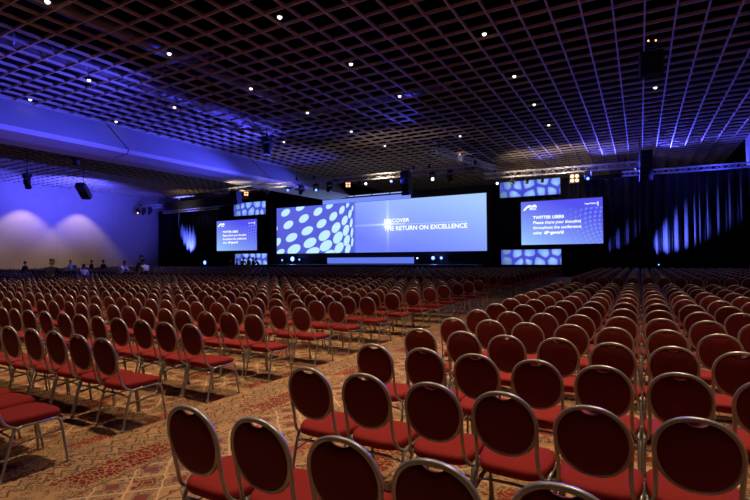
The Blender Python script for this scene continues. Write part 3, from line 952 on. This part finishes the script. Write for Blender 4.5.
for i, (x, z, ln, w) in enumerate(((-33.05, 9.2, M_LENS_B, 'bright blue lens, below the truss left of the dots' .replace('left of', 'by')), (-20.5, 9.0, M_LENS_B, 'bright blue lens, above the star on the wide screen'),
                                   (-23.3, 9.0, M_LENS_W, 'white lens, above the middle of the wide screen'), (-10.45, 8.05, M_LENS_W, 'white lens, at the near truss end'),
                                   (-36.0, 9.3, None, 'dark lens, beyond the hanging speaker'), (-9.2, 8.25, None, 'dark lens, above the near strip screen'), (-8.0, 8.25, None, 'dark lens, in the middle above the near strip screen'),
                                   (-6.8, 8.2, None, 'dark lens, at the drape end above the near strip screen'), (-25.3 + 1.2, 9.1, None, 'dark lens, just past the warm blinder'))):
    if x < -12: loc, sc_ = K(x, 39.8, 9.2 if x > -30.9 else 9.3), .95
    else: loc, sc_ = (x, 39.8, 8.1), 1.1
    par(loc, CAM if ln else (loc[0], loc[1] - 4, 2), 'small black par can, ' + w, ln, sc_)


def blinder(loc, label, sc=1.0):
    t = empty('blinder_light', loc); t.scale = (sc,) * 3; tag(t, label, 'stage light', 'four-cell blinders')
    d = (Vector(CAM) - Vector(loc)); t.rotation_euler = (0, 0, math.atan2(d.y, d.x) + PI / 2)
    MB().box(-.36, .36, .0, .16, -.36, .36).obj('housing', M_BLACK, t)
    for a in (-.17, .17):
        for b_ in (-.17, .17):
            MB().cyl((a, 0, b_), .135, .135, -.03, .01, 14, 'y').obj('lamp', M_LENS_O, t)
    MB().box(-.02, .02, .0, .09, .36, .62).obj('bracket', M_BLACK, t)


M_LENS_O.node_tree.nodes['Principled BSDF'].inputs['Emission Strength'].default_value = 2.2
blinder(K(-25.3, 39.72, 8.98), 'four-cell warm blinder light over the wide screen, by the dots', .55)
blinder((-4.4, 39.8, 7.78), 'four-cell warm blinder light over the near announcement screen')
blinder(K(-39.05, 39.72, 9.1), 'four-cell warm blinder light over the side-wall announcement screen', .55)


def speaker_array(loc, n, w_, h_, label, tilt=.05, rz=0.0, d_=.55):
    t = empty('hanging_speaker', loc, rz); tag(t, label, 'speaker', 'hanging speakers')
    y, a, z = 0.0, 0.0, 0.0
    for i in range(n):
        o = MB().box(-w_ / 2, w_ / 2, -d_ / 2, d_ / 2, -h_, 0).obj('cabinet', M_BLACK, t); o.location = (0, y, z); o.rotation_euler = (a, 0, 0)
        g = MB().box(-w_ / 2 + .03, w_ / 2 - .03, -d_ / 2 - .015, -d_ / 2, -h_ + .03, -.03).obj('grille', M_BLACKM, o)
        z -= (h_ + .01) * math.cos(a); y += h_ * math.sin(a) * 1.0; a += tilt
    MB().box(-w_ / 2, w_ / 2, -.1, .1, .02, .08).obj('fly_bar', M_BLACK, t)
    for s in (-w_ / 2 + .05, w_ / 2 - .05):
        MB().tube([(s, 0, .08), (s * .3, 0, 12.95 - loc[2])], .01, 4).obj('hanging_chain', M_BLACK, t)
    return t


speaker_array(K(-39.6, 38.6, 9.25), 4, .8, .25, 'black hanging speaker array in front of the far cell-patterned strip screen', .08)
speaker_array(K(-18.6, 39.0, 9.5), 6, .55, .24, 'black hanging speaker array over the wide screen between blue lamp and lettering', .05)
speaker_array((-12.4, 38.3, 10.05), 4, .75, .33, 'black hanging speaker array beside the truss that runs toward the stage', .05)
speaker_array((.5, 39.3, 9.25), 6, .75, .35, 'black hanging speaker column at the drape end of the near truss', .0)
sp = speaker_array((.45, 20.6, 9.36), 2, .76, .42, 'big square black speaker hung under the lattice above the near block', .0, math.radians(8), .5)
for s, e_ in ((-.12, .33), (.12, .30)):
    o = MB().cyl((s, -.3, e_), .035, .03, 0, .07, 10).obj('lamp', M_LENS_W if False else M_LENS_O, sp)
MB().cyl((.16, -.3, .12), .02, .02, 0, .03, 8).obj('indicator', M_LENS_B, sp)
MB().box(-.2, .2, -.32, -.28, .1, .34).obj('lamp_bracket', M_BLACK, sp)
# drop pole beside the speaker column
t = empty('drop_pole', (.06, 39.8, 7.2)); tag(t, 'thin black drop pole beside the speaker column at the near truss end', 'pole')
MB().cyl((0, 0, 0), .05, .05, 0, 5.70, 8).obj('tube', M_BLACK, t); MB().cyl((0, 0, 0), .08, .08, -.05, .12, 8).obj('end_cap', M_BLACK, t)
# chain motor hanging near the stage rig, catching the light
t = empty('chain_hoist', (-12.9, 37.5, 9.95)); tag(t, 'pale chain hoist hanging above the truss that runs toward the stage', 'hoist')
MB().box(-.14, .14, -.1, .1, -.28, .0).box(-.2, -.14, -.06, .06, -.3, .1).box(.14, .2, -.06, .06, -.3, .1).obj('motor_body', mat('pale_motor', (.7, .66, .6), .5), t)
MB().tube([(0, 0, 0), (0, 0, 2.95)], .012, 4).obj('chain', M_BLACK, t); MB().cyl((.0, -.05, .18), .07, .07, 0, .12, 10).obj('lamp', M_LENS_O, t)
spot((-12.2, 36, 9.4), (-12.9, 37.5, 9.85), 40, (1, .85, .7), 60, .5, .05)
# tilted projector in the side bay
t = empty('hanging_projector', (-39.6, 22, 7.35)); tag(t, 'grey tilted projector box hung in the side bay before the blue wall', 'projector')
o = MB().box(-.35, .35, -.75, .75, -.22, .22).obj('body', mat('projector_grey', (.12, .12, .14), .5), t); o.rotation_euler = (math.radians(-38), 0, math.radians(35))
l = MB().cyl((0, 0, 0), .12, .12, -.82, -.74, 14, 'y').obj('lens', M_LENS_OFF, o)
l = MB().box(-.34, .34, -.1, .5, -.26, -.22).obj('vent_panel', M_BLACK, o)
MB().tube([(0, 0, .2), (0, 0, 5.0)], .03, 6).obj('drop_rod', M_BLACK, t)
# blue lamps on the deck and the floor
for (x, z, y, r, lab) in ((-34.7, 1.62, 42.5, .26, 'brilliant blue round stage lamp under the dots of the wide screen'), (-36.2, 1.5, 42.5, .10, 'small blue lamp beside the brilliant one, drape side'),
                          (-33.7, 1.55, 42.5, .10, 'small blue lamp beside the brilliant one, riser side'), (-17.45, 1.62, 42.5, .17, 'blue round stage lamp under the lettering, the brighter of two'),
                          (-16.6, 1.62, 42.5, .13, 'blue round stage lamp under the lettering, the smaller of two'), (-19.1, 1.62, 42.5, .06, 'tiny white lamp at the end of the pale blue riser'),
                          (-47.7, 1.25, 41.3, .24, 'blue floor uplight at the foot of the drapes by the side wall'), (1.2, 1.0, 41.8, .05, 'tiny blue floor lamp at the foot of the uplit drapes')):
    t = empty('deck_lamp', (x, y, z)); tag(t, lab, 'stage light', 'blue lamps at stage level')
    base = 1.02 if y > 42 else FL
    MB().cyl((0, .06, 0), r * 1.15, r * .8, -.04, r + .1, 14, 'y').obj('housing', M_BLACK, t)
    MB().cyl((0, 0, 0), r, r, 0, .03, 14, 'y').obj('lens', M_LENS_B if 'white' not in lab else M_LENS_W, t)
    MB().cyl((0, .1, 0), .02, .02, base - z, -r * .8, 6).cyl((0, .1, 0), .15, .15, base - z, base - z + .03, 8).obj('stand', M_BLACK, t)
point((-34.7, 42.2, 1.7), 90, (.15, .25, 1), .2); point((-17.2, 42.2, 1.7), 50, (.15, .25, 1), .2)

# pale draped table past the last rows by the drapes
t = empty('draped_table', (6.3, 37.2, FL)); tag(t, 'small table under a pale cloth at the frame edge before the drapes', 'table')
MB().cyl((0, 0, 0), .34, .34, 1.12, 1.16, 20).obj('tabletop', M_BLACK, t)
mb = MB(); rr = []
for z, r, am in ((0.02, .72, .05), (.5, .52, .03), (1.0, .38, .01), (1.15, .355, 0), (1.175, .34, 0)):
    rr.append([((r + am * math.sin(8 * 2 * PI * j / 40)) * math.cos(2 * PI * j / 40), (r + am * math.sin(8 * 2 * PI * j / 40)) * math.sin(2 * PI * j / 40), z) for j in range(40)])
mb.rings(rr); mb.obj('cloth_cover', M_CLOTH, t, True)


# ------------------------------------------------------------------ people
SKIN = mat('skin', (.42, .24, .16), .6, noise=.05, nscale=8)


def skinned(name, pts, edges, rad, m, parent, root=0):
    me = bpy.data.meshes.new(name); me.from_pydata([tuple(p) for p in pts], edges, [])
    o = bpy.data.objects.new('tmp_skin', me); COL.objects.link(o)
    md = o.modifiers.new('s', 'SKIN'); md.use_smooth_shade = True
    for i, sv in enumerate(me.skin_vertices[0].data):
        r = rad[i]; sv.radius = r if isinstance(r, tuple) else (r, r); sv.use_root = (i == root)
    o.modifiers.new('d', 'SUBSURF').levels = 1
    dg = bpy.context.evaluated_depsgraph_get(); m2 = bpy.data.meshes.new_from_object(o.evaluated_get(dg)); m2.name = name
    bpy.data.objects.remove(o); m2.materials.clear(); m2.materials.append(m)
    return link(name, m2, None, parent)


def person(x, y, rz, pose, top, legs, hair, label, h=1.72, long_hair=False):
    s = h / 1.72
    mt = mat('clothing', top, .85, noise=.1, nscale=15); ml = mat('trousers', legs, .85, noise=.1, nscale=15); mh = mat('hair', hair, .7, noise=.2, nscale=60)
    lean = {'stand': .03, 'lean': .75, 'sit': .12, 'bend': .55, 'bow': .5}[pose]
    sit = pose in ('sit', 'bow')
    hip = Vector((0, 0, .50 if sit else .93))
    T = lambda d, side=0, fw=0: hip + Vector((side, math.sin(lean) * d + math.cos(lean) * fw, math.cos(lean) * d - math.sin(lean) * fw))
    waist, chest, neck0, neck1 = T(.15), T(.38), T(.50), T(.56)
    hl = lean * .55
    head = neck1 + Vector((0, math.sin(hl) * .14 + .02, math.cos(hl) * .14))
    P = [hip, waist, chest, neck0, neck1, head + Vector((0, -.005, -.05)), head + Vector((0, 0, .02)), head + Vector((0, -.01, .075))]
    R = [(.15, .11), (.135, .10), (.165, .115), (.07, .065), (.052, .055), (.068, .080), (.078, .095), (.05, .06)]
    E = [(0, 1), (1, 2), (2, 3), (3, 4), (4, 5), (5, 6), (6, 7)]
    P.append(head + Vector((0, .105, -.01))); R.append(.012); E.append((6, 8))          # nose
    arms = {}
    for sd in (-1, 1):
        sh = T(.43, sd * .185)
        if pose == 'stand': el, wr = sh + Vector((sd * .05, -.02, -.29)), sh + Vector((sd * .06, .10, -.53))
        elif pose == 'lean': el, wr = sh + Vector((sd * .04, .12, -.25)), sh + Vector((sd * .02, .30, -.42))
        elif pose == 'bend': el, wr = sh + Vector((sd * .04, .2, -.18)), sh + Vector((sd * .02, .44, -.26))
        else: el, wr = sh + Vector((sd * .05, .08, -.26)), sh + Vector((-sd * .04, .32, -.30))
        k0 = len(P); P += [sh, el, wr]; R += [.058, .043, .030]; E += [(2, k0), (k0, k0 + 1), (k0 + 1, k0 + 2)]
        d = (wr - el).normalized(); sdv = Vector((sd, 0, 0)); sdv = (sdv - d * sdv.dot(d)).normalized()
        palm = wr + d * .07; P.append(palm); R.append((.036, .018)); E.append((k0 + 2, k0 + 3))
        curl = d.cross(sdv) * (.35 if d.cross(sdv).z < 0 else -.35)
        for q, (of, ln) in enumerate(((-.030, .062), (-.010, .075), (.010, .070), (.029, .055))):
            f0 = palm + d * .03 + sdv * of; f1 = f0 + (d + curl * .5) * ln * .55; f2 = f1 + (d + curl * 1.4).normalized() * ln * .5
            b0 = len(P); P += [f0, f1, f2]; R += [.010, .009, .007]; E += [(k0 + 3, b0), (b0, b0 + 1), (b0 + 1, b0 + 2)]
        b0 = len(P); P += [wr + d * .03 - sdv * .035, wr + d * .065 - sdv * .06]; R += [.012, .009]; E += [(k0 + 2, b0), (b0, b0 + 1)]
        arms[sd] = (sh, el, wr)
    lg = {}
    for sd in (-1, 1):
        hj = hip + Vector((sd * .09, 0, -.04))
        if sit: kn, an = hj + Vector((sd * .03, .42, .02)), hj + Vector((sd * .03, .44, -.38))
        else: kn, an = hj + Vector((sd * .02, .03, -.42)), Vector((sd * .12, -.02, .09))
        toe = Vector((an.x + sd * .02, an.y + .16, .035)); heel = Vector((an.x, an.y - .04, .05))
        k0 = len(P); P += [hj, kn, an, toe]; R += [.085, .055, .038, (.04, .03)]; E += [(0, k0), (k0, k0 + 1), (k0 + 1, k0 + 2), (k0 + 2, k0 + 3)]
        lg[sd] = (hj, kn, an)
    P = [p * s for p in P]; R = [tuple(v * s for v in r) if isinstance(r, tuple) else r * s for r in R]
    body = skinned('person', P, E, R, SKIN, None)
    body.location = (x, y, FL); body.rotation_euler = (0, 0, rz); tag(body, label, 'person')
    # shirt
    P2 = [hip + Vector((0, 0, -.03)), waist, chest, T(.49)]; R2 = [(.168, .128), (.152, .12), (.182, .132), (.09, .085)]; E2 = [(0, 1), (1, 2), (2, 3)]
    for sd in (-1, 1):
        sh, el, wr = arms[sd]; k0 = len(P2); P2 += [sh, el, el.lerp(wr, .1 if long_hair else .9)]; R2 += [.072, .056, .044]; E2 += [(2, k0), (k0, k0 + 1), (k0 + 1, k0 + 2)]
    skinned('shirt', [p * s for p in P2], E2, [tuple(v * s for v in r) if isinstance(r, tuple) else r * s for r in R2], mt, body)
    P3 = [T(.10), hip + Vector((0, -.01, -.05))]; R3 = [(.16, .130), (.162, .135)]; E3 = [(0, 1)]
    for sd in (-1, 1):
        hj, kn, an = lg[sd]; k0 = len(P3); P3 += [hj, kn, an + Vector((0, 0, .01))]; R3 += [.10, .07, .058]; E3 += [(1, k0), (k0, k0 + 1), (k0 + 1, k0 + 2)]
    skinned('trousers', [p * s for p in P3], E3, [tuple(v * s for v in r) if isinstance(r, tuple) else r * s for r in R3], ml, body)
    hp = [head + Vector((0, -.05, -.03)), head + Vector((0, -.04, .04)), head + Vector((0, -.01, .095)), head + Vector((0, .05, .085))]
    hr = [(.075, .06), (.088, .085), (.065, .075), (.05, .03)]; he = [(0, 1), (1, 2), (2, 3)]
    if long_hair: hp.append(head + Vector((0, -.09, -.16))); hr.append((.07, .04)); he.append((0, 4))
    skinned('hair', [p * s for p in hp], he, [tuple(v * s for v in r) for r in hr], mh, body, 1)
    mb = MB()
    for sd in (-1, 1): mb.cyl(tuple((head + Vector((sd * .032, .088, .012))) * s), .010, .006, -.004, .008, 8, 'y')
    mb.obj('eyes', mat('eye_white', (.5, .5, .5), .3), body)
    mb = MB().box(-.024 * s, .024 * s, -.006, .006, -.004, .004); mo = mb.obj('mouth', mat('lips', (.3, .08, .07), .5), body); mo.location = (head + Vector((0, .088, -.055))) * s
    for sd in (-1, 1):
        skinned('ear', [(head + Vector((sd * .078, -.005, -.02))) * s, (head + Vector((sd * .085, -.01, .025))) * s], [(0, 1)], [(.010 * s, .018 * s), (.012 * s, .02 * s)], SKIN, body)
    return body


WHT, BLK, DRK, NAVY = (.62, .62, .66), (.012, .012, .015), (.03, .022, .02), (.02, .025, .06)
person(-28.9, 18.3, -1.2, 'bend', WHT, DRK, (.01, .01, .01), 'dark-haired person in white short sleeves reaching over the chairs', 1.78, True)
person(-27.45, 18.8, .6, 'stand', BLK, BLK, (.05, .04, .03), 'tall person dressed in black standing beside the leaning one', 2.0)
person(-26.3, 18.35, 1.3, 'lean', (.66, .66, .68), DRK, (.015, .01, .01), 'person in a white shirt leaning forward in the cross aisle', 1.92)
person(-24.07, 11.8, .8, 'bend', BLK, BLK, (.22, .13, .07), 'person in black jacket bending between the chair rows', 1.90)
person(-27.3, 15.15, 1.0, 'lean', WHT, DRK, DRK, 'person in a white top stooping low among the chairs', 1.66)
person(-42.3, 19.0, .3, 'stand', (.10, .05, .05), BLK, DRK, 'lone person in dark red standing before the pale wall scallop', 1.68)
person(-41.9, 22.2, -1.5, 'stand', (.35, .35, .5), BLK, (.12, .06, .03), 'person in a pale blue top holding a glowing laptop', 1.74)
person(-42.7, 24.4, 0, 'stand', NAVY, BLK, DRK, 'person in navy standing before the second wall scallop', 1.72)
person(-40.9, 24.4, .4, 'stand', BLK, BLK, DRK, 'slim person in black standing before the bluish wall', 1.72)
person(-39.3, 37.6, .2, 'stand', (.05, .04, .04), BLK, DRK, 'crew member in grey at the drape side of the lower strip screen', 1.74)
person(-38.3, 37.5, -.6, 'stand', (.12, .05, .04), BLK, DRK, 'crew member in brown second along before the lower strip screen', 1.7)
person(-37.4, 37.4, .5, 'lean', (.45, .45, .55), BLK, DRK, 'crew member in a pale shirt before the lower strip screen', 2.05)
person(-36.9, 37.9, 1.6, 'stand', BLK, BLK, DRK, 'crew member in black just behind the pale shirt', 1.95)
person(-35.9, 37.5, 2.8, 'stand', BLK, BLK, DRK, 'crew member in black with back to the stage lamps', 1.9)
person(-35.0, 37.5, 2.2, 'bend', BLK, BLK, DRK, 'crew member in black bending beside the brilliant blue lamp', 1.9)
# laptop
t = empty('laptop', (-41.46, 22.24, 1.06), -1.5); tag(t, 'small open laptop with a glowing screen held before the wall', 'laptop')
MB().box(-.16, .16, -.11, .11, 0, .015).obj('keyboard_base', M_BLACK, t)
o = MB().box(-.16, .16, 0, .012, 0, .22).obj('lid', M_BLACK, t); o.location = (0, .11, .01)
MB().box(-.15, .15, -.004, -.001, .01, .21).obj('display', emit_mat('laptop_glow', (.3, .45, 1.0), 2.0), o)
# handouts on two seats beside the cross aisle
for (cx, rr_, lab) in ((43, 12, 'pile of white handouts on a seat in reach of the bending person'), (37, 12, 'pile of white handouts on a seat near the leaning person')):
    x, y = -5.0636 - .5 * cx, 2.9917 + 1.1297 * rr_ + TOPOFF + .2
    t = empty('paper_stack', (x, y, .503 + FL)); tag(t, lab, 'papers', 'handout piles')
    for q in range(5):
        o = MB().box(-.15, .15, -.18, .18, q * .07, q * .07 + .066).obj('sheaf', M_PAPER, t); o.rotation_euler = (0, 0, random.uniform(-.15, .15))
